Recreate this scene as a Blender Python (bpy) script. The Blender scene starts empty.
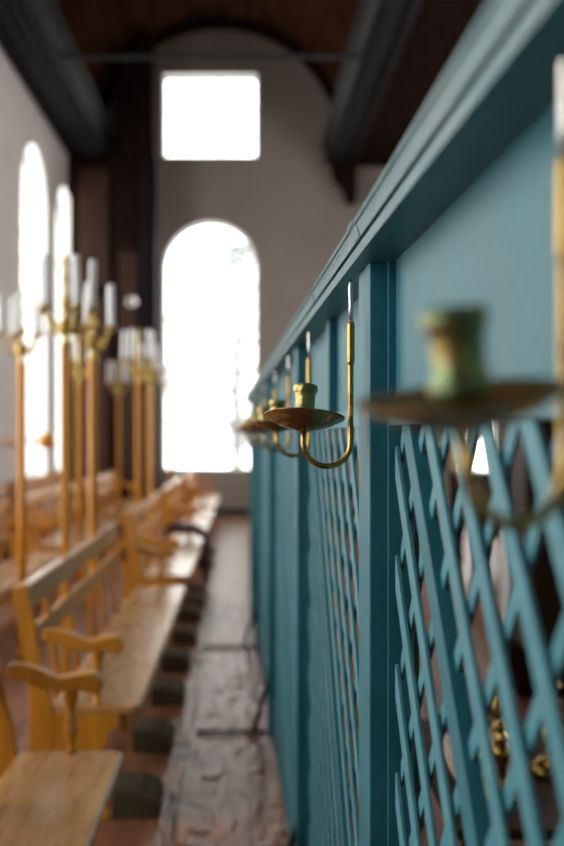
import bpy, bmesh, math, random
from mathutils import Vector, Matrix
random.seed(7)
C = bpy.context.scene.collection
PI = math.pi
CAMH = 1.5

# ------------------------------------------------------------------ materials
def new_mat(name):
    m = bpy.data.materials.new(name); m.use_nodes = True
    nt = m.node_tree
    return m, nt, nt.nodes['Principled BSDF']

def ramp(nt, stops):
    r = nt.nodes.new('ShaderNodeValToRGB')
    el = r.color_ramp.elements
    while len(el) < len(stops): el.new(0.5)
    for e, (p, c) in zip(el, stops):
        e.position = p; e.color = (*c, 1)
    return r

def mat(name, c1, c2=None, rough=0.5, metal=0.0, scale=6.0, stretch=(1, 1, 1), detail=6, bump=0.0,
        bump_scale=None, rough2=None, coat=0.0, lo=0.3, hi=0.7, spec=0.5):
    m, nt, b = new_mat(name)
    c2 = c2 or c1
    tc = nt.nodes.new('ShaderNodeTexCoord'); mp = nt.nodes.new('ShaderNodeMapping')
    mp.inputs['Scale'].default_value = stretch
    nt.links.new(tc.outputs['Object'], mp.inputs['Vector'])
    n = nt.nodes.new('ShaderNodeTexNoise'); n.inputs['Scale'].default_value = scale; n.inputs['Detail'].default_value = detail
    nt.links.new(mp.outputs['Vector'], n.inputs['Vector'])
    r = ramp(nt, [(lo, c1), (hi, c2)])
    nt.links.new(n.outputs['Fac'], r.inputs['Fac'])
    nt.links.new(r.outputs['Color'], b.inputs['Base Color'])
    b.inputs['Roughness'].default_value = rough; b.inputs['Metallic'].default_value = metal
    b.inputs['Specular IOR Level'].default_value = spec
    b.inputs['Coat Weight'].default_value = coat; b.inputs['Coat Roughness'].default_value = 0.2
    if rough2 is not None:
        mr = nt.nodes.new('ShaderNodeMapRange')
        mr.inputs['To Min'].default_value = rough; mr.inputs['To Max'].default_value = rough2
        nt.links.new(n.outputs['Fac'], mr.inputs['Value']); nt.links.new(mr.outputs['Result'], b.inputs['Roughness'])
    if bump:
        n2 = nt.nodes.new('ShaderNodeTexNoise'); n2.inputs['Scale'].default_value = bump_scale or scale * 3
        n2.inputs['Detail'].default_value = 5
        nt.links.new(mp.outputs['Vector'], n2.inputs['Vector'])
        bp = nt.nodes.new('ShaderNodeBump'); bp.inputs['Strength'].default_value = bump; bp.inputs['Distance'].default_value = 0.01
        nt.links.new(n2.outputs['Fac'], bp.inputs['Height']); nt.links.new(bp.outputs['Normal'], b.inputs['Normal'])
    return m

M = {}
M['teal'] = mat('teal_paint', (0.007, 0.105, 0.138), (0.014, 0.135, 0.172), rough=0.42, rough2=0.58, scale=9, bump=0.12, bump_scale=60)
M['slat'] = mat('teal_slat_paint', (0.036, 0.172, 0.215), (0.062, 0.220, 0.265), rough=0.5, scale=14, bump=0.25, bump_scale=70)
M['cornice'] = mat('worn_teal_paint', (0.032, 0.120, 0.142), (0.085, 0.150, 0.158), rough=0.42, scale=22, bump=0.3, bump_scale=50, stretch=(1, .3, 1), lo=.4, hi=.75)
M['wood'] = mat('honey_wood', (0.420, 0.150, 0.008), (0.600, 0.240, 0.016), rough=0.32, rough2=0.5, scale=5, stretch=(6, 1, 1), bump=0.05)
M['woodv'] = mat('honey_wood_upright', (0.450, 0.165, 0.008), (0.620, 0.250, 0.014), rough=0.42, scale=5, stretch=(6, 6, .8))
M['seat'] = mat('worn_sheen_seat_wood', (0.400, 0.185, 0.050), (0.600, 0.320, 0.115), rough=0.22, rough2=0.34, coat=.5, scale=4, stretch=(5, .7, 1), bump=0.04)  # window light on the worn seats is put into this paler colour
M['edge'] = mat('rubbed_highlit_edge_wood', (0.50, 0.33, 0.18), (0.70, 0.52, 0.34), rough=0.4, scale=30, stretch=(1, .4, 1))  # worn edge, with the highlight on its rounding painted into the pale colour
M['stool'] = mat('dark_stool_wood', (0.060, 0.038, 0.020), (0.110, 0.074, 0.042), rough=0.7, spec=.15, scale=8)
M['brass'] = mat('aged_brass', (0.300, 0.165, 0.045), (0.600, 0.390, 0.120), rough=0.22, rough2=0.34, metal=1.0, scale=26)
M['brass_dish'] = mat('dark_brass_dish', (0.230, 0.112, 0.042), (0.420, 0.245, 0.100), rough=0.18, rough2=0.28, metal=.8, scale=18)
M['verdigris'] = mat('verdigris_brass', (0.14, 0.19, 0.09), (0.50, 0.36, 0.12), rough=0.3, metal=0.85, scale=38, bump=0.3, bump_scale=90, lo=.42, hi=.62)
M['brass_gold'] = mat('polished_brass', (0.42, 0.27, 0.06), (0.62, 0.43, 0.13), rough=0.28, metal=1.0, scale=20)
M['steel'] = mat('bright_strap_metal', (0.55, 0.52, 0.48), (0.75, 0.72, 0.68), rough=0.22, metal=1.0, scale=20)
M['iron'] = mat('dark_iron', (0.02, 0.022, 0.022), (0.04, 0.045, 0.045), rough=0.4, metal=0.0, spec=.1, scale=20)
M['wax'] = mat('white_wax', (0.78, 0.78, 0.80), (0.84, 0.84, 0.86), rough=0.45, scale=5)
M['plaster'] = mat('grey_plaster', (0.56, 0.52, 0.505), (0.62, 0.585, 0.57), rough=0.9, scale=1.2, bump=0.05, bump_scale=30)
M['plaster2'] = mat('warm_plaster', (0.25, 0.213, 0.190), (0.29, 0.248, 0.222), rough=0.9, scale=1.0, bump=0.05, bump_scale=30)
M['reveal'] = mat('white_limewash', (0.72, 0.71, 0.70), (0.78, 0.77, 0.76), rough=0.85, scale=3)
M['dark'] = mat('dark_brown_timber', (0.008, 0.005, 0.004), (0.018, 0.010, 0.008), rough=0.65, spec=.0, scale=3, stretch=(4, 4, .6))
M['panel'] = mat('brown_panel_timber', (0.028, 0.014, 0.009), (0.048, 0.025, 0.016), rough=0.5, spec=.1, scale=3, stretch=(4, 4, .6))
M['beam'] = mat('blackened_beam', (0.009, 0.008, 0.009), (0.018, 0.017, 0.019), rough=0.55, spec=.05, scale=4, stretch=(2, .5, 2))
M['vault'] = mat('vault_boards', (0.012, 0.005, 0.003), (0.042, 0.017, 0.008), rough=0.8, spec=.0, scale=3, stretch=(5, .4, 5))
M['lead'] = mat('lead_came', (0.16, 0.17, 0.18), rough=0.6, scale=5)
M['cloth'] = mat('white_linen', (0.70, 0.69, 0.66), (0.78, 0.77, 0.75), rough=0.9, scale=8)
M['coat'] = mat('dark_maroon_wool', (0.020, 0.008, 0.010), (0.060, 0.018, 0.022), rough=0.9, scale=12, bump=0.3)
M['blush'] = mat('pale_pink_cloth', (0.62, 0.42, 0.34), (0.72, 0.55, 0.46), rough=0.8, scale=8)
M['leaf'] = mat('grey_green_foliage', (0.125, 0.15, 0.155), (0.17, 0.195, 0.20), rough=0.9, scale=3)
M['bark'] = mat('grey_bark', (0.25, 0.24, 0.23), (0.35, 0.34, 0.32), rough=0.9, scale=6)
M['skirting'] = mat('dark_skirting', (0.030, 0.030, 0.028), (0.05, 0.05, 0.045), rough=0.5, scale=5)

# thin glass: mostly clear, with a faint gloss
def glass():
    m, nt, b = new_mat('old_window_glass')
    out = nt.nodes['Material Output']
    tr = nt.nodes.new('ShaderNodeBsdfTransparent'); tr.inputs['Color'].default_value = (.93, .96, .96, 1)
    gl = nt.nodes.new('ShaderNodeBsdfGlossy'); gl.inputs['Roughness'].default_value = .1
    mx = nt.nodes.new('ShaderNodeMixShader'); mx.inputs['Fac'].default_value = .04
    nt.links.new(tr.outputs[0], mx.inputs[1]); nt.links.new(gl.outputs[0], mx.inputs[2])
    nt.links.new(mx.outputs[0], out.inputs['Surface'])
    return m
M['glass'] = glass()

# floor: long worn boards with raised knots and a waxed shine
def floor_mat():
    m, nt, b = new_mat('worn_floor_boards')
    N = nt.nodes.new; L = nt.links.new
    tc = N('ShaderNodeTexCoord')
    mp = N('ShaderNodeMapping'); mp.inputs['Rotation'].default_value = (0, 0, PI/2); mp.inputs['Location'].default_value = (0, 0.266, 0)
    L(tc.outputs['Object'], mp.inputs['Vector'])
    br = N('ShaderNodeTexBrick'); br.inputs['Scale'].default_value = 1
    br.inputs['Brick Width'].default_value = 3.4; br.inputs['Row Height'].default_value = 0.292
    br.inputs['Mortar Size'].default_value = 0.006; br.inputs['Mortar Smooth'].default_value = 0.3; br.offset = .37
    br.inputs['Color1'].default_value = (0.250, 0.105, 0.055, 1); br.inputs['Color2'].default_value = (0.180, 0.078, 0.042, 1)
    br.inputs['Mortar'].default_value = (0.018, 0.010, 0.008, 1)
    L(mp.outputs['Vector'], br.inputs['Vector'])
    m2 = N('ShaderNodeMapping'); m2.inputs['Scale'].default_value = (7, 1.6, 1); L(tc.outputs['Object'], m2.inputs['Vector'])
    n = N('ShaderNodeTexNoise'); n.inputs['Scale'].default_value = 2.2; n.inputs['Detail'].default_value = 8; L(m2.outputs['Vector'], n.inputs['Vector'])
    r = ramp(nt, [(.3, (0.55, 0.55, 0.6)), (.7, (1.25, 1.15, 1.1))]); L(n.outputs['Fac'], r.inputs['Fac'])
    mx = N('ShaderNodeMix'); mx.data_type = 'RGBA'; mx.blend_type = 'MULTIPLY'; mx.inputs[0].default_value = 1
    L(br.outputs['Color'], mx.inputs[6]); L(r.outputs['Color'], mx.inputs[7]); L(mx.outputs[2], b.inputs['Base Color'])
    m3 = N('ShaderNodeMapping'); m3.inputs['Scale'].default_value = (6, 6.5, 1); L(tc.outputs['Object'], m3.inputs['Vector'])
    v = N('ShaderNodeTexVoronoi'); v.inputs['Scale'].default_value = 1.0; v.feature = 'SMOOTH_F1'; L(m3.outputs['Vector'], v.inputs['Vector'])
    kn = N('ShaderNodeMapRange'); kn.inputs['From Min'].default_value = .0; kn.inputs['From Max'].default_value = .28
    kn.inputs['To Min'].default_value = 1; kn.inputs['To Max'].default_value = 0; kn.interpolation_type = 'SMOOTHSTEP'
    L(v.outputs['Distance'], kn.inputs['Value'])
    a = N('ShaderNodeMath'); a.operation = 'MULTIPLY_ADD'; a.inputs[1].default_value = .8
    L(kn.outputs['Result'], a.inputs[0]); L(n.outputs['Fac'], a.inputs[2])
    s = N('ShaderNodeMath'); s.operation = 'MULTIPLY_ADD'; s.inputs[1].default_value = -1.0
    L(br.outputs['Fac'], s.inputs[0]); L(a.outputs[0], s.inputs[2])
    bp = N('ShaderNodeBump'); bp.inputs['Strength'].default_value = 1.0; bp.inputs['Distance'].default_value = .014
    L(s.outputs[0], bp.inputs['Height']); L(bp.outputs['Normal'], b.inputs['Normal'])
    b.inputs['Roughness'].default_value = .31; b.inputs['Specular IOR Level'].default_value = .2
    return m
M['floor'] = floor_mat()

# ------------------------------------------------------------------ mesh helpers
class MB:
    def __init__(s): s.bm = bmesh.new()
    def box(s, x0, x1, y0, y1, z0, z1):
        vs = [s.bm.verts.new((x, y, z)) for z in (z0, z1) for y in (y0, y1) for x in (x0, x1)]
        for f in ((0, 2, 3, 1), (4, 5, 7, 6), (0, 1, 5, 4), (2, 6, 7, 3), (0, 4, 6, 2), (1, 3, 7, 5)):
            s.bm.faces.new([vs[i] for i in f])
        return s
    def prism(s, pts, a, b, axis='y', smooth=False):
        # pts in the plane across `axis`: x -> (y,z); y -> (x,z); z -> (x,y)
        def P(p, t):
            return {'x': (t, p[0], p[1]), 'y': (p[0], t, p[1]), 'z': (p[0], p[1], t)}[axis]
        A = [s.bm.verts.new(P(p, a)) for p in pts]; B = [s.bm.verts.new(P(p, b)) for p in pts]
        n = len(pts)
        fs = [s.bm.faces.new(A), s.bm.faces.new(B[::-1])]
        for i in range(n):
            f = s.bm.faces.new((A[i], B[i], B[(i+1) % n], A[(i+1) % n])); f.smooth = smooth; fs.append(f)
        return s
    def lathe(s, prof, c=(0, 0, 0), n=20, mat=None):
        mt = Matrix.Translation(c) @ (mat or Matrix())
        rings = []
        for r, z in prof:
            if r < 1e-5: rings.append([s.bm.verts.new(mt @ Vector((0, 0, z)))])
            else: rings.append([s.bm.verts.new(mt @ Vector((r*math.cos(2*PI*i/n), r*math.sin(2*PI*i/n), z))) for i in range(n)])
        for a, b in zip(rings, rings[1:]):
            for i in range(n):
                j = (i+1) % n
                if len(a) == 1 and len(b) == 1: continue
                if len(a) == 1: f = s.bm.faces.new((a[0], b[i], b[j]))
                elif len(b) == 1: f = s.bm.faces.new((a[i], b[0], a[j]))
                else: f = s.bm.faces.new((a[i], b[i], b[j], a[j]))
                f.smooth = True
        return s
    def tube(s, pts, r, n=10, flat=None):
        pts = [Vector(p) for p in pts]; rs = r if isinstance(r, (list, tuple)) else [r]*len(pts)
        rings = []; up = None
        for i, p in enumerate(pts):
            t = (pts[min(i+1, len(pts)-1)] - pts[max(i-1, 0)]).normalized()
            if up is None:
                up = Vector((0, 0, 1)) if abs(t.z) < .9 else Vector((0, 1, 0))
            u = (up - t*up.dot(t)).normalized(); v = t.cross(u); up = u
            rings.append([s.bm.verts.new(p + (u*math.cos(2*PI*k/n) + v*math.sin(2*PI*k/n)*(flat or 1))*rs[i]) for k in range(n)])
        for a, b in zip(rings, rings[1:]):
            for k in range(n):
                f = s.bm.faces.new((a[k], a[(k+1) % n], b[(k+1) % n], b[k])); f.smooth = True
        s.bm.faces.new(rings[0][::-1]); s.bm.faces.new(rings[-1])
        return s
    def build(s, name, m, parent=None, bevel=0, off=None):
        bmesh.ops.recalc_face_normals(s.bm, faces=s.bm.faces)
        if off is not None: bmesh.ops.translate(s.bm, vec=off, verts=s.bm.verts)
        me = bpy.data.meshes.new(name); s.bm.to_mesh(me); s.bm.free()
        me.materials.append(m)
        o = bpy.data.objects.new(name, me); C.objects.link(o)
        if parent: o.parent = parent
        if bevel:
            bv = o.modifiers.new('bevel', 'BEVEL'); bv.width = bevel; bv.segments = 2; bv.limit_method = 'ANGLE'
        return o

def tag(o, label, cat, group=None, kind=None):
    if label: o['label'] = label
    if cat: o['category'] = cat
    if group: o['group'] = group
    if kind: o['kind'] = kind
    return o
def thing(name, label, cat, loc=(0, 0, 0), rz=0, group=None):
    o = bpy.data.objects.new(name, None); C.objects.link(o)
    o.location = loc; o.rotation_euler = (0, 0, rz); o.empty_display_size = .1
    return tag(o, label, cat, group)
def struct(o): o['kind'] = 'structure'; return o
def dup(root, loc, rz=0, label=None, group=None):
    def cp(o, par):
        c = o.copy(); C.objects.link(c)
        if par: c.parent = par
        for ch in list(o.children): cp(ch, c)
        return c
    r = cp(root, None); r.location = loc; r.rotation_euler = (0, 0, rz)
    if label: r['label'] = label
    if group: r['group'] = group
    return r

# ------------------------------------------------------------------ room shell
XL, XR, YB, YE = -3.1, 5.2, -3.2, 18.5      # left wall, aisle wall, back wall, end wall
ZB = CAMH + 4.96                            # underside of the wall beams
ZTOP = CAMH + 5.3
VX, VR = -0.43, 2.3                         # vault centre and radius

def wall(name, u0, u1, zt, ops, place, m, depth=.38):
    """wall from u0..u1, 0..zt; ops = (uc, w, sill, head, arched); place(u, d, z) -> xyz, d=0 inner face"""
    bm = bmesh.new()
    def q(pts, d=None):
        bm.faces.new([bm.verts.new(place(*p)) for p in pts])
    def rect(a, b, z0, z1):
        if b-a < 1e-4 or z1-z0 < 1e-4: return
        for d in (0, depth): q([(a, d, z0), (b, d, z0), (b, d, z1), (a, d, z1)])
    cols = {}
    for o in ops: cols.setdefault((o[0], ), []).append(o)
    cur = u0
    rev = bmesh.new()
    def rq(pts): rev.faces.new([rev.verts.new(place(*p)) for p in pts])
    for k in sorted(cols):
        L = sorted(cols[k], key=lambda o: o[2])
        W = max(o[1] for o in L); a, b = k[0]-W/2, k[0]+W/2
        rect(cur, a, 0, zt); cur = b; z = 0
        for (uc, w, sill, head, arch) in L:
            rect(a, b, z, sill); a2, b2 = uc-w/2, uc+w/2
            ztop_rect = head
            rect(a, a2, sill, head); rect(b2, b, sill, head)
            if arch:
                R = w/2; sp = head-R; n = 20
                P = [(uc-R*math.cos(PI*i/n), sp+R*math.sin(PI*i/n)) for i in range(n+1)]
                for (p, r_) in zip(P, P[1:]):
                    for d in (0, depth): q([(p[0], d, p[1]), (r_[0], d, r_[1]), (r_[0], d, head), (p[0], d, head)])
                    rq([(p[0], 0, p[1]), (r_[0], 0, r_[1]), (r_[0], depth, r_[1]), (p[0], depth, p[1])])
                zt2 = sp
            else:
                rq([(a2, 0, head), (b2, 0, head), (b2, depth, head), (a2, depth, head)]); zt2 = head
            for u in (a2, b2): rq([(u, 0, sill), (u, depth, sill), (u, depth, zt2), (u, 0, zt2)])
            rq([(a2, 0, sill), (b2, 0, sill), (b2, depth, sill), (a2, depth, sill)])
            z = head
        rect(a, b, z, zt)
    rect(cur, u1, 0, zt)
    out = []
    for nm, bb, mm in ((name, bm, m), ('trim_' + name.split('_', 1)[1] + '_reveals', rev, M['reveal'])):
        if not bb.faces: bb.free(); continue
        bmesh.ops.remove_doubles(bb, verts=bb.verts, dist=1e-4)
        bmesh.ops.recalc_face_normals(bb, faces=bb.faces)
        me = bpy.data.meshes.new(nm); bb.to_mesh(me); bb.free(); me.materials.append(mm)
        o = bpy.data.objects.new(nm, me); C.objects.link(o); struct(o); out.append(o)
    return out[0]

win_n = [0]
def window(uc, w, sill, head, arch, place, nrm, rows, cols):
    """glazed window in the middle of the reveal: glass, frame, lead bars; a portal for its daylight"""
    win_n[0] += 1
    d = .22
    root = bpy.data.objects.new('window_%d' % win_n[0], None); C.objects.link(root); struct(root)
    base = Vector(place(uc, d, sill)); root.location = base
    R = w/2; sp = head-R if arch else head
    outline = [(-R, 0), (R, 0)]
    n = 20
    if arch: outline += [(R*math.cos(PI*i/n), sp-sill+R*math.sin(PI*i/n)) for i in range(n+1)]
    else: outline += [(R, head-sill), (-R, head-sill)]
    def P(u, z, dd=0): return Vector(place(uc+u, d+dd, sill+z)) - base
    bm = MB(); bm.bm.faces.new([bm.bm.verts.new(P(*p)) for p in outline]); bm.build('pane', M['glass'], root)
    fr = MB(); pts = [P(*p) for p in outline]
    for a, b in zip(pts, pts[1:]+pts[:1]):
        if (a-b).length > 1e-4: fr.tube([a, b], .022, 6)
    fr.build('window_frame', M['lead'], root)
    br = MB()
    H = head-sill
    def hw(z):
        if arch and z > sp-sill: return math.sqrt(max(0, R*R-(z-(sp-sill))**2))
        return R
    for i in range(1, rows):
        z = H*i/rows; h = hw(z); br.tube([P(-h, z), P(h, z)], .014 if i % 3 == 0 else .006, 5)
    for j in range(1, cols):
        u = -R+w*j/cols; zt = H if not arch else (sp-sill)+math.sqrt(max(0, R*R-u*u))
        br.tube([P(u, 0), P(u, zt)], .005, 5)
    br.build('glazing_bars', M['lead'], root)
    ld = bpy.data.lights.new('window_portal', 'AREA'); ld.shape = 'RECTANGLE'; ld.size = w; ld.size_y = H
    ld.cycles.is_portal = True
    lo = bpy.data.objects.new('daylight_portal', ld); C.objects.link(lo)
    lo.location = Vector(place(uc, .36, sill+H/2))
    lo.rotation_euler = Vector(nrm).to_track_quat('-Z', 'Y').to_euler()

pl_left = lambda u, d, z: (XL-d, u, z)
pl_right = lambda u, d, z: (XR+d, u, z)
pl_end = lambda u, d, z: (u, YE+d, z)
SILL = .83
ops_l = [(u, 1.75, SILL, CAMH+4.3, True) for u in (0.2, 3.2, 6.1, 8.8, 14.9, 17.45)]  # the nearer four are out of view, added to bring in side light
wall('wall_left', YB, YE, ZTOP, ops_l, pl_left, M['plaster'])
for o in ops_l: window(*o, pl_left, (1, 0, 0), 12, 4)
ops_r = [(u, 1.75, 1.3, CAMH+4.0, True) for u in (8.0, 11.3, 14.6)]  # aisle windows out of view, added to light the left wall
wall('wall_right', YB, YE, ZTOP, ops_r, pl_right, M['plaster'])
for o in ops_r: window(*o, pl_right, (-1, 0, 0), 12, 4)
ops_e = [(-.60, 1.78, .84, CAMH+3.93, True), (-.575, 1.74, CAMH+5.12, CAMH+6.68, False)]
ops_e = [(-.60, 1.72, .84, CAMH+3.93, True), (-.60, 1.72, CAMH+5.14, CAMH+6.66, False), (4.35, .62, .80, CAMH+2.4, True)]
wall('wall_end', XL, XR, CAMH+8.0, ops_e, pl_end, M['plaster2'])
window(*ops_e[0], pl_end, (0, -1, 0), 15, 8)
window(*ops_e[1], pl_end, (0, -1, 0), 5, 5)
window(*ops_e[2], pl_end, (0, -1, 0), 8, 3)
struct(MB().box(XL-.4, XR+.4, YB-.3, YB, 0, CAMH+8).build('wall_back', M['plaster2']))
struct(MB().box(XL-.4, XR+.4, YB-.3, YE+.4, -.2, 0).build('floor', M['floor']))

# vault
v = MB(); n = 28
for i in range(n):
    a0, a1 = PI*i/n, PI*(i+1)/n
    p = [(VX+VR*math.cos(a0), ZTOP+VR*math.sin(a0)), (VX+VR*math.cos(a1), ZTOP+VR*math.sin(a1)),
         (VX+(VR+.12)*math.cos(a1), ZTOP+(VR+.12)*math.sin(a1)), (VX+(VR+.12)*math.cos(a0), ZTOP+(VR+.12)*math.sin(a0))]
    v.prism(p, YB, YE, 'y')
struct(v.build('ceiling', M['vault']))
struct(MB().box(2.05, XR+.4, YB, YE, ZB-.02, ZTOP+.1).build('ceiling_aisle', M['dark']))
struct(MB().box(-3.6, VX-VR+.02, YB, YE, ZTOP, ZTOP+.15).box(VX+VR-.02, 2.4, YB, YE, ZTOP, ZTOP+.15).build('ceiling_ledge', M['dark']))
# transverse ribs of the vault
rb = MB()
for y in (18.35, ):
    for i in range(n):
        a0, a1 = PI*i/n, PI*(i+1)/n
        rb.prism([(VX+(VR-.12)*math.cos(a0), ZTOP+(VR-.12)*math.sin(a0)), (VX+(VR-.12)*math.cos(a1), ZTOP+(VR-.12)*math.sin(a1)),
                  (VX+VR*math.cos(a1), ZTOP+VR*math.sin(a1)), (VX+VR*math.cos(a0), ZTOP+VR*math.sin(a0))], y-.14, y+.14, 'y')
struct(rb.build('trim_vault_rib', M['dark']))
# wall beams with stepped mouldings
def beam(name, xa, xb, s):
    b = MB().box(min(xa, xb), max(xa, xb), YB, YE, ZB, ZTOP)
    # mouldings along the nave edge and along the wall edge
    b.prism([(xb, ZB+.02), (xb+s*.07, ZB+.10), (xb+s*.07, ZB+.17), (xb, ZB+.17)], YB, YE)
    b.prism([(xb, ZB+.24), (xb+s*.12, ZB+.30), (xb+s*.12, ZB+.36), (xb, ZB+.36)], YB, YE)
    for t in (.04, .42, .62):
        x = xa+(xb-xa)*t; b.box(min(x, x+s*.09), max(x, x+s*.09), YB, YE, ZB-.06, ZB+.01)
    struct(b.build(name, M['beam']))
beam('trim_beam_left', XL, -2.42, 1)
beam('trim_beam_right', 2.05, 1.56, -1)
# corbel carrying the right beam at the end wall
cb = MB().prism([(1.62, ZB), (2.05, ZB), (2.05, ZB-.75), (1.9, ZB-.72), (1.82, ZB-.45), (1.68, ZB-.3), (1.62, ZB-.12)], YE-.5, YE)
struct(cb.build('trim_corbel', M['dark'], bevel=.02))
# skirting on the end wall
struct(MB().box(XL, 5.2, YE-.05, YE, 0, .13).build('baseboard_end', M['skirting']))
struct(MB().box(XL, XL+.04, YB, YE-.05, 0, .13).build('baseboard_left', M['skirting']))
# tie rod across the nave
tag(MB().tube([(XL+.0, 13.3, CAMH+5.02), (2.05, 13.3, CAMH+5.02)], .032, 8).build('tie_rod', M['iron']),
    'thin dark iron tie rod crossing under the vault from side to side', 'tie rod')

# aisle pillar seen brown through the lattice
pr = thing('timber_pillar', 'square brown timber pillar behind the teal lattice screen', 'pillar', (1.80, 5.9, 0))
MB().box(-.18, .18, -.18, .18, .25, ZB).build('shaft', M['panel'], pr, bevel=.02)
MB().box(-.24, .24, -.24, .24, 0, .25).build('plinth', M['dark'], pr, bevel=.02)

# tall dark timber case left of the arched window
tc = thing('timber_case', 'towering dark brown panelled timber case between side wall and arched end window', 'wooden case', (-2.2, 17.9, 0))
zl = ZB-.08
tc.location = (-2.2, 17.6, 0)
MB().box(-.85, .62, 0, .5, 0, zl).build('lower_carcass', M['dark'], tc)
arc_ = [(x, ZTOP+math.sqrt(2.12**2-(x-2.2-VX)**2)) for x in (-.07, .05, .2, .4, .6)]
MB().prism([(-.07, zl+.001), (.6, zl+.001)]+arc_[::-1], .02, .5).build('upper_carcass', M['dark'], tc)
MB().box(-.70, -.18, -.03, -.001, .6, CAMH+2.4).build('panel', M['panel'], tc)
MB().box(-.70, -.18, -.03, -.001, CAMH+2.6, zl-.2).build('panel', M['panel'], tc)
MB().box(.02, .34, -.03, -.001, .6, CAMH+3.2).build('panel', M['panel'], tc)
MB().box(.42, .52, -.08, -.001, 0, zl).build('pilaster', M['beam'], tc, bevel=.01)
MB().box(.58, .68, -.06, .1, 0, zl).build('pilaster', M['beam'], tc, bevel=.01)
MB().lathe([(.0, 0), (.09, 0), (.11, .02), (.09, .04), (.06, .02), (0, .02)], (.26, -.032, CAMH+2.33), 20, Matrix.Rotation(PI/2, 4, 'X')).build('round_ornament', M['steel'], tc)

# ------------------------------------------------------------------ the teal screen
ANG = 0.021
Rz = Matrix.Rotation(ANG, 4, 'Z')
SO = Vector((.25, 3.7, 0))
def S2W(x, y, z=0): return Rz @ Vector((x, y, z))
scr = thing('lattice_screen', 'long teal painted timber screen with diagonal lattice and moulded top', 'screen', S2W(*SO), ANG)
def sb(mb, name, m, bevel=0, parent=None): return mb.build(name, m, parent or scr, bevel, off=-SO)
Y0, Y1 = -1.2, 8.42
H = CAMH
posts = [(-.55, -.425), (1.563, 1.688), (3.08, 3.20), (4.95, 5.07), (6.95, 7.07), (8.30, 8.42)]
for a, b in posts:
    sb(MB().box(.2313, .31, a, b, 0, H+.27), 'post', M['teal'], .0025)
    sb(MB().box(.259, .30, a-.012, b+.012, .2, H+.27), 'post_fillet', M['teal'], .001)
# head board above the lattice, one panel to a bay
bays = [(Y0, -.562)] + [(posts[i][1]+.012, posts[i+1][0]-.012) for i in range(5)]
for a, b in bays:
    sb(MB().box(.2704, .292, a, b, H+.013, H+.27), 'head_board', M['teal'])
    rail = [(.2704, H+.013), (.2704, H+.052), (.2640, H+.050), (.2600, H+.044), (.2600, H+.013)]
    sb(MB().prism(rail, a, b), 'lattice_rail', M['slat'], .001)
    sb(MB().box(.250, .31, a, b, 0, .2), 'kick_board', M['teal'], .003)
for y in (.60, 2.37, 4.0, 5.9):
    sb(MB().box(.250, .271, y-.03, y+.03, H+.05, H+.27), 'stile', M['teal'], .002)
# cornice
cp = [(.31, H+.27), (.207, H+.27), (.2045, H+.284), (.2100, H+.2845), (.2095, H+.2872), (.2005, H+.287), (.1995, H+.291), (.1975, H+.298),
      (.1945, H+.3045), (.1950, H+.3052), (.1925, H+.3055), (.1908, H+.3085), (.1900, H+.3100), (.195, H+.311), (.31, H+.311)]
def grow(pts, k): return [(x-(k if x < .3 else 0), z+(k if z > H+.286 else 0)) for x, z in pts]
cuts = [Y0, 1.478, 2.18, 3.9, 5.6, Y1+.02]
for a, b in zip(cuts, cuts[1:]):
    sb(MB().prism(cp, a+.0004, b-.0004), 'cornice', M['cornice'])
for y, w in ((1.478, .03), (2.18, .02), (3.9, .03)):
    sb(MB().prism([(.30, H+.288)] + grow(cp[5:], .0016), y-w, y+w), 'joint_sleeve', M['cornice'])
# lattice
def clip(poly, x0, x1, z0, z1):
    def cut(P, ins, inter):
        out = []
        for i in range(len(P)):
            a, b = P[i-1], P[i]
            if ins(b):
                if not ins(a): out.append(inter(a, b))
                out.append(b)
            elif ins(a): out.append(inter(a, b))
        return out
    def ix(k, v):
        def f(a, b):
            t = (v-a[k])/(b[k]-a[k]); return (a[0]+(b[0]-a[0])*t, a[1]+(b[1]-a[1])*t)
        return f
    for k, v, sg in ((0, x0, 1), (0, x1, -1), (1, z0, 1), (1, z1, -1)):
        if not poly: return poly
        poly = cut(poly, lambda p: sg*(p[k]-v) >= 0, ix(k, v))
    return poly
def slats(a, b, sgn, x0, x1, w, kset, zref, yref):
    mb = MB(); cnt = 0
    for k in kset:
        # centre line: z = zref - .166k + sgn*(y-yref)
        c = zref-.166*k
        hw = w/2*math.sqrt(1+sgn*sgn)
        ya, yb = yref-6, yref+6
        jit = random.uniform(-.003, .003)
        P = [(ya, c+sgn*(ya-yref)-hw*1.0+jit), (yb, c+sgn*(yb-yref)-hw+jit), (yb, c+sgn*(yb-yref)+hw+jit), (ya, c+sgn*(ya-yref)+hw+jit)]
        P = clip(P, a, b, .19, H+.02)
        if len(P) >= 3:
            mb.prism(P, x0, x1, 'x'); cnt += 1
    return mb if cnt else None
for a, b in bays:
    ya, yb = a+.02, b-.028
    K = [k for k in range(-34, 35)]
    m1 = slats(ya, yb, 1.18, .2645, .2705, .033, [k for k in K if k != -1], H-.008-.012, b-.006)
    sb(m1, 'lattice_front_slats', M['slat'], .0012)
    m2 = slats(ya, yb, -1.18, .2730, .2785, .023, K, H-.05, b-.006)
    sb(m2, 'lattice_back_slats', M['slat'], .0012)
    m3 = slats(ya, yb, 1.18, .2630, .2830, .044, [-1], H-.020, b-.006)
    sb(m3, 'diagonal_brace', M['teal'], .0015)
# iron floor stays
for y in (3.13, 5.01, 7.01):
    st = MB()
    st.tube([(-.13, y, .010), (.02, y, .014), (.22, y, .010)], .009, 8, 1.6)
    st.tube([(.16, y, .02), (.175, y, .08), (.225, y, .24), (.25, y, .31)], .012, 8)
    sb(st, 'floor_stay', M['iron'])

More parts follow.
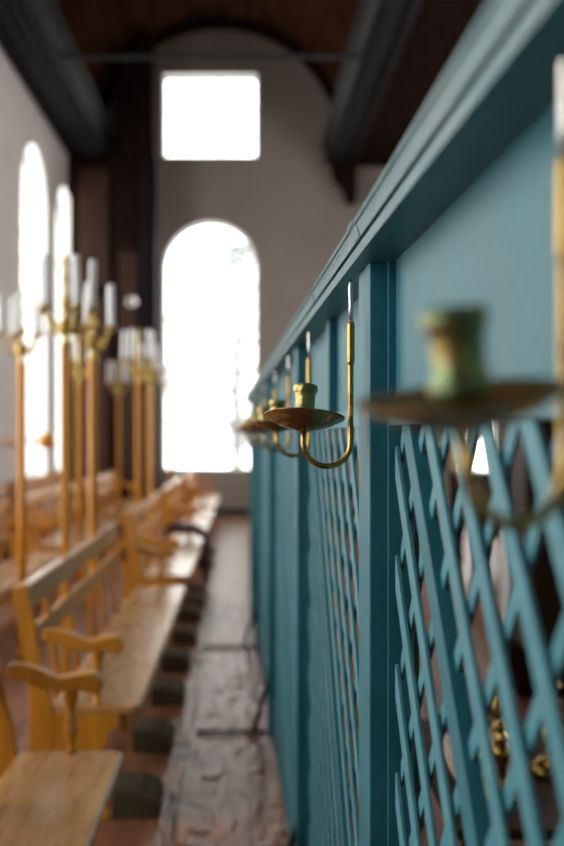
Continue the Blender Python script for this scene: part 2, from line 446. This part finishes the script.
# ------------------------------------------------------------------ brass sconces on the screen
def tiltmat(near_up, roll): return Matrix.Rotation(-near_up, 4, 'X') @ Matrix.Rotation(roll, 4, 'Y')
def sconce(y, label, dx=0, near_up=.19, roll=.065, rz=0.0, dz=0.0):
    root = thing('candle_sconce', label, 'wall candle holder', S2W(.2094+dx, y, H+dz), ANG+rz, 'brass candle arms along the teal screen')
    # rod: flat bright strap above, brass tube below curving to the dish; local x- points to the aisle
    mb = MB().tube([(.001, 0, .174), (0, 0, .215), (-.001, 0, .240), (.001, 0, .252)], [.0052, .0050, .0042, .002], 10, .7)
    mb.tube([(.001, 0, .246), (.010, .003, .246)], .0018, 6)
    mb.build('hanging_strap', M['steel'], root)
    arc = [(0, 0, .176), (.0, 0, .10), (.0, 0, .03), (0, 0, -.014)]
    R = .0385
    for i in range(1, 15):
        a = PI*i/14; arc.append((-R+R*math.cos(a), 0, -.014-R*math.sin(a)))
    arc.append((-2*R, 0, .006))
    MB().tube(arc, .0047, 14).build('arm', M['brass'], root)
    MB().tube([(.0004, 0, .182), (.0004, 0, .176), (.0004, 0, .118), (.0004, 0, .112)], [.0052, .0062, .0062, .005], 12).build('collar', M['brass'], root)
    T = tiltmat(near_up, roll); c = (-2*R, 0, .005)
    r = .066
    prof = [(0, 0), (.010, 0), (.016, .0018), (.0185, .0036), (.028, .0050), (.034, .0072), (.037, .0096), (.045, .0110), (.050, .0134), (.053, .0160), (.061, .0195), (r, .0225), (r+.0008, .0235), (r, .0240),
            (.060, .0210), (.050, .0150), (.034, .009), (.016, .0045), (0, .004)]
    MB().lathe(prof, c, 48, T).build('drip_dish', M['brass_dish'], root)
    hp = [(0, .003), (.012, .003), (.0112, .010), (.0120, .016), (.0160, .021), (.0192, .024), (.0197, .029), (.0186, .033), (.0164, .036), (.0162, .043),
          (.0162, .052), (.0168, .059), (.0180, .063), (.0200, .066), (.0204, .071), (.0194, .075), (.0165, .0765), (.0150, .074), (.0145, .05), (0, .05)]
    MB().lathe(hp, c, 32, T).build('candle_socket', M['verdigris'], root)
    return root
sconce(.636, 'large blurred nearest brass candle arm at the right edge of the photo', dx=.011, near_up=-.08, roll=-.17, rz=.38, dz=-.004)
sconce(1.623, 'sharp brass candle arm with green-tinged socket on the front teal post', roll=.065)
sconce(2.40, 'brass candle arm directly behind the sharply focused one', near_up=.05, roll=.02)
sconce(3.14, 'brass candle arm hanging on the second teal post', near_up=.08, roll=-.02)
sconce(3.95, 'second farthest clearly visible brass candle arm beyond the second teal post', near_up=.03, roll=.03)
sconce(5.01, 'small brass candle arm hanging on the third teal post', near_up=.05, roll=0)
sconce(6.0, 'tiny farthest brass candle arm towards the end window', near_up=.02, roll=0)

# ------------------------------------------------------------------ benches
BL = 3.03
def arm_profile():
    z = [(35, 95), (80, 93), (150, 108), (200, 128), (240, 146), (270, 144), (320, 134), (375, 125), (400, 132), (418, 155), (418, 190), (400, 210), (380, 215),
         (355, 205), (310, 200), (250, 206), (200, 200), (120, 170), (35, 150)]
    return [((u/4.108-243)*3.3/1000+.40, 1.5-(640+v/4.108-434)*3.3/1000) for u, v in z]
def make_bench():
    r = thing('church_bench', '', 'bench')
    # local: seat front edge at x=0, back towards -x, near end at y=0
    sp = [(-.34, 0.002), (-.03, 0), (-.010, .008), (0, .03), (0, BL-.03), (-.010, BL-.008), (-.03, BL), (-.34, BL-.002)]
    MB().prism(sp, .415, .45, 'z').build('seat', M['seat'], r, .006)
    MB().tube([(-.006, .02, .437), (-.004, BL/2, .437), (-.006, BL-.02, .437)], .0125, 8).build('seat_nosing', M['edge'], r)
    MB().box(-.075, -.055, .05, BL-.05, .33, .415).build('apron', M['wood'], r, .004)
    def lean(z): return -.40-(max(0, z-.45))*.16
    for (z0, z1, nm) in ((.80, .885, 'top_rail'), (.645, .725, 'middle_rail')):
        pr = [(lean(z0)-.015, z0), (lean(z0)+.012, z0), (lean(z1)+.012, z1), (lean(z1)-.015, z1)]
        MB().prism(pr, .04, BL-.04).build(nm, M['wood'], r, .004)
    zc = .885
    MB().box(lean(zc)-.026, lean(zc)+.024, .03, BL-.03, zc, zc+.018).build('rail_cap', M['seat'], r, .006)
    for i in range(1, 6):
        y = BL*i/6
        MB().prism([(-.425, .12), (-.40, .12), (lean(.45)-.003, .45), (lean(.80), .80), (lean(.80)-.02, .80), (-.425, .45)], y-.04, y+.04).build('back_post', M['woodv'], r, .003)
    for y0 in (0, BL-.045):
        # rear stile, leaning back above the seat
        MB().prism([(-.47, 0), (-.355, 0), (-.335, .06), (-.335, .38), (-.355, .52), (-.395, .70), (-.425, .87), (-.43, .905), (-.455, .915), (-.490, .905),
                    (-.485, .85), (-.455, .68), (-.43, .5), (-.43, .1)], y0, y0+.045).build('end_stile', M['woodv'], r, .006)
        MB().prism(arm_profile(), y0-.006, y0+.05).build('armrest', M['wood'], r, .009)
        MB().lathe([(0, .445), (.019, .445), (.019, .46), (.013, .468), (.016, .49), (.025, .52), (.022, .54), (.013, .55), (.024, .558), (.013, .566), (.016, .60), (.026, .635), (.019, .655), (.024, .67), (0, .67)],
                   (-.166, y0+.022, 0), 14).build('arm_spindle', M['woodv'], r)
        MB().prism([(-.365, .415), (-.075, .415), (-.08, .37), (-.12, .34), (-.125, .29), (-.165, .26), (-.17, .16), (-.14, .10), (-.12, .05), (-.12, 0), (-.365, 0)], y0+.003, y0+.042).build('end_panel', M['woodv'], r, .004)
    MB().box(-.33, -.30, .04, BL-.04, .12, .19).build('stretcher', M['woodv'], r, .003)
    return r
bp_ = make_bench()
rows = [(-.40, [.29, 3.87, 7.42, 10.95, 14.5], 'corridor row'), (-1.62, [5.85, 9.40, 12.95], 'middle row'), (-2.46, [9.40, 12.95], 'wall row')]
bl = {0: ['honey wooden bench nearest the camera, at the bottom left corner', 'honey wooden bench second along the corridor, behind the bottom left one',
          'honey wooden bench third along the corridor, carrying the dark coat', 'honey wooden bench fourth along the corridor, its seat shining white',
          'farthest honey wooden bench along the corridor, close to the end window wall'],
      1: ['nearest honey wooden bench of the middle row at the left edge', 'second honey wooden bench of the middle row, behind the front candelabra', 'farthest honey wooden bench of the middle row'],
      2: ['nearer honey wooden bench standing along the side wall under its windows', 'farther honey wooden bench standing along the side wall']}
first = True
for ri, (x, ys, nm) in enumerate(rows):
    for k, y in enumerate(ys):
        if first: b = bp_; b.location = (x, y, 0); first = False
        else: b = dup(bp_, (x, y, 0))
        b['label'] = bl[ri][k]; b['group'] = 'honey wooden church benches'

# footstools under the corridor row
fs = thing('footstool', '', 'footstool', (-.33, 3.12, 0))
prof = [(-.185, 0), (-.004, 0), (0, .03), (-.004, .05), (-.018, .075), (-.04, .090), (-.07, .096), (-.185, .096)]
MB().prism(prof, 0, .26, smooth=False).build('body', M['stool'], fs, .006)
MB().box(-.183, -.07, .012, .248, .096, .105).build('top_pad', M['stool'], fs, .004)
fl = ['dark rounded footstool %s' % s for s in (
    'poking out below the corner bench', 'in the gap behind the corner bench', 'under the near end of the second bench', 'under the near middle of the second bench',
    'under the far middle of the second bench', 'under the far end of the second bench', 'at the near end of the third bench',
    'under the middle of the third bench', 'beside the dark coat on the third bench', 'under the near end of the fourth bench', 'under the far part of the fourth bench')]
ys = [3.12, 3.89, 4.70, 5.5, 6.3, 7.1, 7.95, 8.6, 9.2, 11.2, 12.4]
for i, y in enumerate(ys):
    o = fs if i == 0 else dup(fs, (-.335+.01*(i % 2), y, 0))
    o['label'] = fl[i]; o['group'] = 'dark footstools under the corridor benches'

# dark coat over the far end of the third bench
def coat():
    bm = MB(); nu, nv = 26, 9
    # path across the bench: over the arm/back, along the seat, over the front edge and down
    path = [(-.76, .47), (-.76, .52), (-.74, .575), (-.70, .59), (-.64, .585), (-.56, .57), (-.48, .56), (-.41, .545), (-.365, .49), (-.355, .40), (-.35, .30), (-.345, .2), (-.35, .10), (-.36, .035)]
    def at(t):
        f = t*(len(path)-1); i = min(int(f), len(path)-2); f -= i
        return (path[i][0]*(1-f)+path[i+1][0]*f, path[i][1]*(1-f)+path[i+1][1]*f)
    def pt(i, j, th):
        t = i/nu; x, z = at(t); y = 9.50+.50*j/nv*(1-.45*max(0, t-.5)*2)+.05*t
        fold = .014*math.sin(j*2.1+i*.5)+.008*math.sin(j*4+i*.9)
        return (x+fold*(1 if t > .6 else .3)+(th if t > .62 else 0), y, z+abs(fold)+(th if t <= .62 else 0)-(0 if t<.98 else 0))
    G = [[[bm.bm.verts.new(pt(i, j, th)) for j in range(nv+1)] for i in range(nu+1)] for th in (-.035, .03)]
    for s in (0, 1):
        for i in range(nu):
            for j in range(nv):
                f = bm.bm.faces.new((G[s][i][j], G[s][i+1][j], G[s][i+1][j+1], G[s][i][j+1])); f.smooth = True
    for i in range(nu):
        for j in (0, nv): bm.bm.faces.new((G[0][i][j], G[0][i+1][j], G[1][i+1][j], G[1][i][j]))
    for j in range(nv):
        for i in (0, nu): bm.bm.faces.new((G[0][i][j], G[0][i][j+1], G[1][i][j+1], G[1][i][j]))
    o = bm.build('coat', M['coat'])
    sub = o.modifiers.new('sub', 'SUBSURF'); sub.levels = 1; sub.render_levels = 1
    return tag(o, 'dark maroon coat draped over a bench seat and hanging to the floor', 'coat')
coat()

# ------------------------------------------------------------------ candelabra
PT = CAMH+.455      # top of the wooden pole
def arm_xy(k, n, r, ph): a = ph+2*PI*k/n; return r*math.cos(a), r*math.sin(a)
TIERS = [(5, .135, PT+.19, .3)]
def make_candelabrum():
    r = thing('candelabrum', '', 'candelabrum')
    MB().prism([(-.024, -.018), (-.018, -.024), (.018, -.024), (.024, -.018), (.024, .018), (.018, .024), (-.018, .024), (-.024, .018)], .05, PT, 'z').build('pole', M['woodv'], r)
    MB().lathe([(0, 0), (.045, 0), (.045, .03), (.04, .05), (.03, .07), (0, .07)], (0, 0, 0), 16).build('foot', M['woodv'], r)
    MB().lathe([(0, 0), (.030, 0), (.034, .012), (.022, .025), (.016, .05), (.034, .075), (.046, .10), (.034, .13), (.014, .15), (.012, .19), (.026, .21), (.030, .23), (.016, .255),
                (.009, .28), (.009, .33), (.018, .345), (.018, .355), (.008, .37), (.008, .42), (.016, .44), (.012, .46), (.004, .475), (0, .50)], (0, 0, PT), 16).build('brass_stem', M['brass_gold'], r)
    for n, R, z, ph in TIERS:
        for k in range(n):
            c, s = arm_xy(k, n, 1, ph); z0 = z-.09 if R > .1 else z-.05
            pts = []
            for i in range(11):
                t = i/10; rr = R*t**.9+.01*(1-t); zz = z0-.055*math.sin(PI*min(1, t*1.25))*(R/.165)+(z-z0)*t*t
                pts.append((rr*c, rr*s, zz))
            a = MB().tube(pts, [.0065]*11, 6)
            # scroll on the arm
            sc = []
            for i in range(9):
                q = 2*PI*i/8*.9; sc.append((c*(R*.55+.022*math.cos(q)), s*(R*.55+.022*math.cos(q)), z0+.012+.022*math.sin(q)))
            a.tube(sc, .004, 5)
            arm = a.build('arm', M['brass_gold'], r)
            MB().lathe([(0, -.012), (.010, -.010), (.014, -.004), (.036, .004), (.038, .008), (.020, .008), (.020, .013), (0, .013)], (c*R, s*R, z), 12).build('drip_pan', M['brass_gold'], arm)
    return r
cand = make_candelabrum()
cpro = MB().lathe([(0, 0), (.0185, 0), (.0185, .05), (.018, .245), (.016, .255), (.004, .258), (.0, .258)], (0, 0, 0), 12).build('candle', M['wax'])
MB().tube([(0, 0, .256), (.001, 0, .264), (.003, 0, .270)], .0012, 5).build('wick', M['iron'], cpro)
tag(cpro, '', 'candle')
stands = [(-.925, 5.22, 0, 'tall candelabrum on the thickest pole, nearest behind the corridor benches'),
          (-.925, 6.17, .5, 'second tall candelabrum behind the corridor benches, right of the thickest pole'),
          (-.925, 8.85, .2, 'tall candelabrum on the left pole of the close pair beside the arched window'),
          (-.925, 10.0, .9, 'tall candelabrum on the right pole of the close pair beside the arched window'),
          (-.925, 12.9, .4, 'small distant candelabrum seen against the arched window'),
          (-.925, 16.6, .1, 'tiniest candelabrum standing against the arched window'),
          (-1.46, 6.60, .7, 'candelabrum on the slim pole at the left edge, against the side window'),
          (-1.50, 9.14, .3, 'candelabrum standing between the two nearest poles, farther back'),
          (-1.58, 12.69, .1, 'candelabrum on the short-looking pole in front of the dark timber case')]
short = ['nearest tall candelabrum', 'second candelabrum behind the corridor benches', 'candelabrum on the left pole of the close pair', 'candelabrum on the right pole of the close pair',
         'small distant candelabrum against the arched window', 'tiniest candelabrum against the arched window', 'left-edge candelabrum against the side window',
         'candelabrum between and beyond the two nearest poles', 'candelabrum in front of the dark timber case']
fc = True
for i, (x, y, rz, lab) in enumerate(stands):
    o = cand if i == 0 else dup(cand, (x, y, 0), rz)
    if i == 0: o.location = (x, y, 0); o.rotation_euler = (0, 0, rz)
    o['label'] = lab; o['group'] = 'tall wooden candelabra among the benches'
    for n, R, z, ph in TIERS:
        for k in range(n):
            cx, sy = arm_xy(k, n, R, ph+rz)
            loc = (x+cx, y+sy, z+.014)
            if fc: c = cpro; fc = False; c.location = loc
            else: c = dup(cpro, loc)
            c.rotation_euler = (random.uniform(-.04, .04), random.uniform(-.04, .04), 0)
            c['label'] = 'white candle on the %s' % short[i]
            c['group'] = 'candles of the %s' % short[i]

# rail along the side wall ending in a turned knob
wr = thing('wall_rail', 'brown wooden rail along the side wall ending in a turned orange knob', 'rail', (XL, 13.2, 1.41))
MB().box(.02, .10, -3.0, .4, -.035, .035).build('rail', M['wood'], wr, .01)
for yy in (-2.6, .1): MB().box(-.005, .05, yy-.03, yy+.03, -.05, .03).build('bracket', M['woodv'], wr, .005)
MB().tube([(.07, .35, 0), (.16, .85, -.01), (.25, 1.3, -.01)], .018, 8).build('handle', M['woodv'], wr)
MB().lathe([(0, -.12), (.06, -.11), (.12, -.06), (.14, 0), (.12, .06), (.07, .11), (0, .12)], (.24, 1.32, -.01), 16).build('knob', M['woodv'], wr)

# ------------------------------------------------------------------ beyond the screen
tb = thing('side_table', 'brown wooden table behind the lattice, cluttered with brassware', 'table', (1.02, 3.35, 0))
MB().box(-.42, .42, -.55, .55, .36, .39).build('tabletop', M['panel'], tb, .006)
for sx in (-.36, .36):
    for sy in (-.49, .49): MB().box(sx-.03, sx+.03, sy-.03, sy+.03, 0, .36).build('leg', M['dark'], tb, .004)
def candlestick(x, y, h, label, s=1.0):
    r = thing('candlestick', label, 'candlestick', (x, y, .39), 0, 'brass candlesticks on the table behind the lattice')
    MB().lathe([(0, 0), (.065*s, 0), (.065*s, .012), (.04*s, .03), (.018*s, .045)], n=20).build('base', M['brass_gold'], r)
    MB().lathe([(.018*s, .040), (.014, .08), (.03*s, .11), (.035*s, .13), (.015, .16), (.012, h*.7), (.024*s, h*.75), (.012, h*.8), (.012, h*.9), (.03, h*.93), (.03, h*.95), (.017, h*.95), (.017, h), (0, h)], n=20).build('stem', M['brass_gold'], r)
    return r
candlestick(.80, 3.10, .22, 'short brass candlestick on the table, left in the lattice gaps', 1.2)
candlestick(1.02, 3.30, .30, 'tall brass candlestick on the table, middle of the brassware', 1.4)
candlestick(1.20, 3.05, .24, 'stout brass candlestick on the table, rightmost of the brassware', 1.5)
candlestick(.92, 3.62, .26, 'brass candlestick at the back of the table behind the others', 1.2)
zz = 0
fc_ = MB()
for (x, y, w, d, h) in ((0, 0, .24, .30, .024), (.008, .005, .22, .28, .022), (-.006, 0, .23, .27, .022)):
    fc_.box(x-w/2, x+w/2, y-d/2, y+d/2, zz, zz+h*.92); zz += h
o = fc_.build('folded_cloth', M['blush'], None, .01); o.location = (.80, 3.36, .391)
tag(o, 'pale pink folded cloths stacked on the table among the candlesticks', 'cloth')
lt = thing('clothed_stand', 'narrow stand under a long white linen cloth behind the lattice', 'draped stand', (2.05, 7.2, 0))
def drape(w, d, h, z0):
    bm = MB(); n = 48
    def ring(k, z):
        out = []
        for i in range(n):
            a = 2*PI*i/n; c, s = math.cos(a), math.sin(a)
            m_ = max(abs(c), abs(s)); f = 1+k*.09*math.sin(i*PI/2)
            out.append(bm.bm.verts.new((c/m_*w/2*f, s/m_*d/2*f, z)))
        return out
    rs = [ring(0, h), ring(.3, h-.03), ring(.7, h*.6), ring(1, z0)]
    bm.bm.faces.new(rs[0])
    for a, b in zip(rs, rs[1:]):
        for i in range(n): bm.bm.faces.new((a[i], a[(i+1) % n], b[(i+1) % n], b[i])).smooth = True
    return bm
drape(.30, .34, .80, .12).build('linen_cloth', M['cloth'], lt)
MB().box(-.11, .11, -.13, .13, 0, .78).build('stand_body', M['panel'], lt)
# dark pews of the aisle
pw = thing('pew', '', 'pew')
PW = 2.3
MB().box(0, PW, -.40, 0, .42, .455).build('seat', M['panel'], pw, .005)
MB().prism([(0, .40), (.03, .40), (.12, 1.0), (.09, 1.0)], 0, PW, 'x').build('backrest', M['panel'], pw)
MB().box(0, PW, .07, .15, 1.0, 1.03).build('top_rail', M['dark'], pw, .005)
for x in (-.04, PW):
    MB().prism([(-.42, 0), (.16, 0), (.16, 1.05), (.04, 1.05), (-.05, .70), (-.40, .62), (-.42, .55)], x, x+.04, 'x').build('end_panel', M['dark'], pw, .006)
for i, y in enumerate((5.2, 6.3, 7.4, 9.6, 10.8, 12.0)):
    loc = (2.55, y, 0)
    o = pw if i == 0 else dup(pw, loc)
    o.location = loc; o.rotation_euler = (0, 0, 0)
    o['label'] = 'dark brown pew beyond the lattice, %s of the six towards the end wall' % ('first', 'second', 'third', 'fourth', 'fifth', 'last')[i]
    o['group'] = 'dark pews beyond the lattice screen'

# ------------------------------------------------------------------ outside: tree seen pale through the arched window
tr = thing('tree', 'pale hazy tree outside the arched end window', 'tree', (-.2, 27.5, -.3))
tm = MB(); tm.tube([(0, 0, 0), (.05, 0, 1.5), (0, .1, 3), (.1, 0, 5), (.1, 0, 6.5)], [.2, .16, .13, .09, .03], 10)
for k in range(14):
    a = k*2.4; z = 1.6+k*.33; L = 1.5-.07*k
    tm.tube([(0.03, 0, z), (L*.5*math.cos(a), L*.5*math.sin(a), z+.35), (L*math.cos(a), L*math.sin(a), z+.8)], [.05, .035, .012], 6)
tm.build('trunk', M['bark'], tr)
lf = MB()
for k in range(7000):
    u = random.random(); a = random.uniform(0, 2*PI); z = 1.4+u*5.6
    R = 2.3*math.sin(PI*min(1, max(.05, (u*.9+.08))))**.7*random.random()**.5
    c = Vector((R*math.cos(a), R*math.sin(a), z)); s = random.uniform(.035, .075)
    n_ = Vector((random.gauss(0, 1), random.gauss(0, 1), random.gauss(0, 1))).normalized(); t = n_.orthogonal().normalized(); b_ = n_.cross(t)
    lf.bm.faces.new([lf.bm.verts.new(c+q) for q in (t*s, b_*s*.6, -t*s, -b_*s*.6)])
lf.build('foliage', M['leaf'], tr)
struct(MB().box(-20, 20, YE+.5, 45, -.5, -.3).build('ground', mat('snowy_gravel', (.6, .6, .6), (.7, .7, .7), rough=.9, scale=2)))

# ------------------------------------------------------------------ light, camera
w = bpy.data.worlds.new('sky'); bpy.context.scene.world = w; w.use_nodes = True
nt = w.node_tree; bg = nt.nodes['Background']
bg.inputs['Color'].default_value = (1.0, .965, .92, 1); bg.inputs['Strength'].default_value = 5.0
w.cycles.sampling_method = 'AUTOMATIC' if hasattr(w.cycles, 'sampling_method') else w.cycles.sampling_method

cd = bpy.data.cameras.new('camera'); co = bpy.data.objects.new('camera', cd); C.objects.link(co)
co.location = (0, 0, CAMH); co.rotation_euler = (PI/2, 0, 0)
cd.sensor_width = 36; cd.lens = 1000/846*36
cd.shift_x = 39/846; cd.shift_y = 11/846
cd.clip_start = .02; cd.clip_end = 200
cd.dof.use_dof = True; cd.dof.focus_distance = 1.62; cd.dof.aperture_fstop = 2.2
sc = bpy.context.scene; sc.camera = co
sc.view_settings.view_transform = 'Standard'; sc.view_settings.look = 'None'
sc.view_settings.gamma = 1; sc.view_settings.use_curve_mapping = False
sc.view_settings.exposure = 0.4
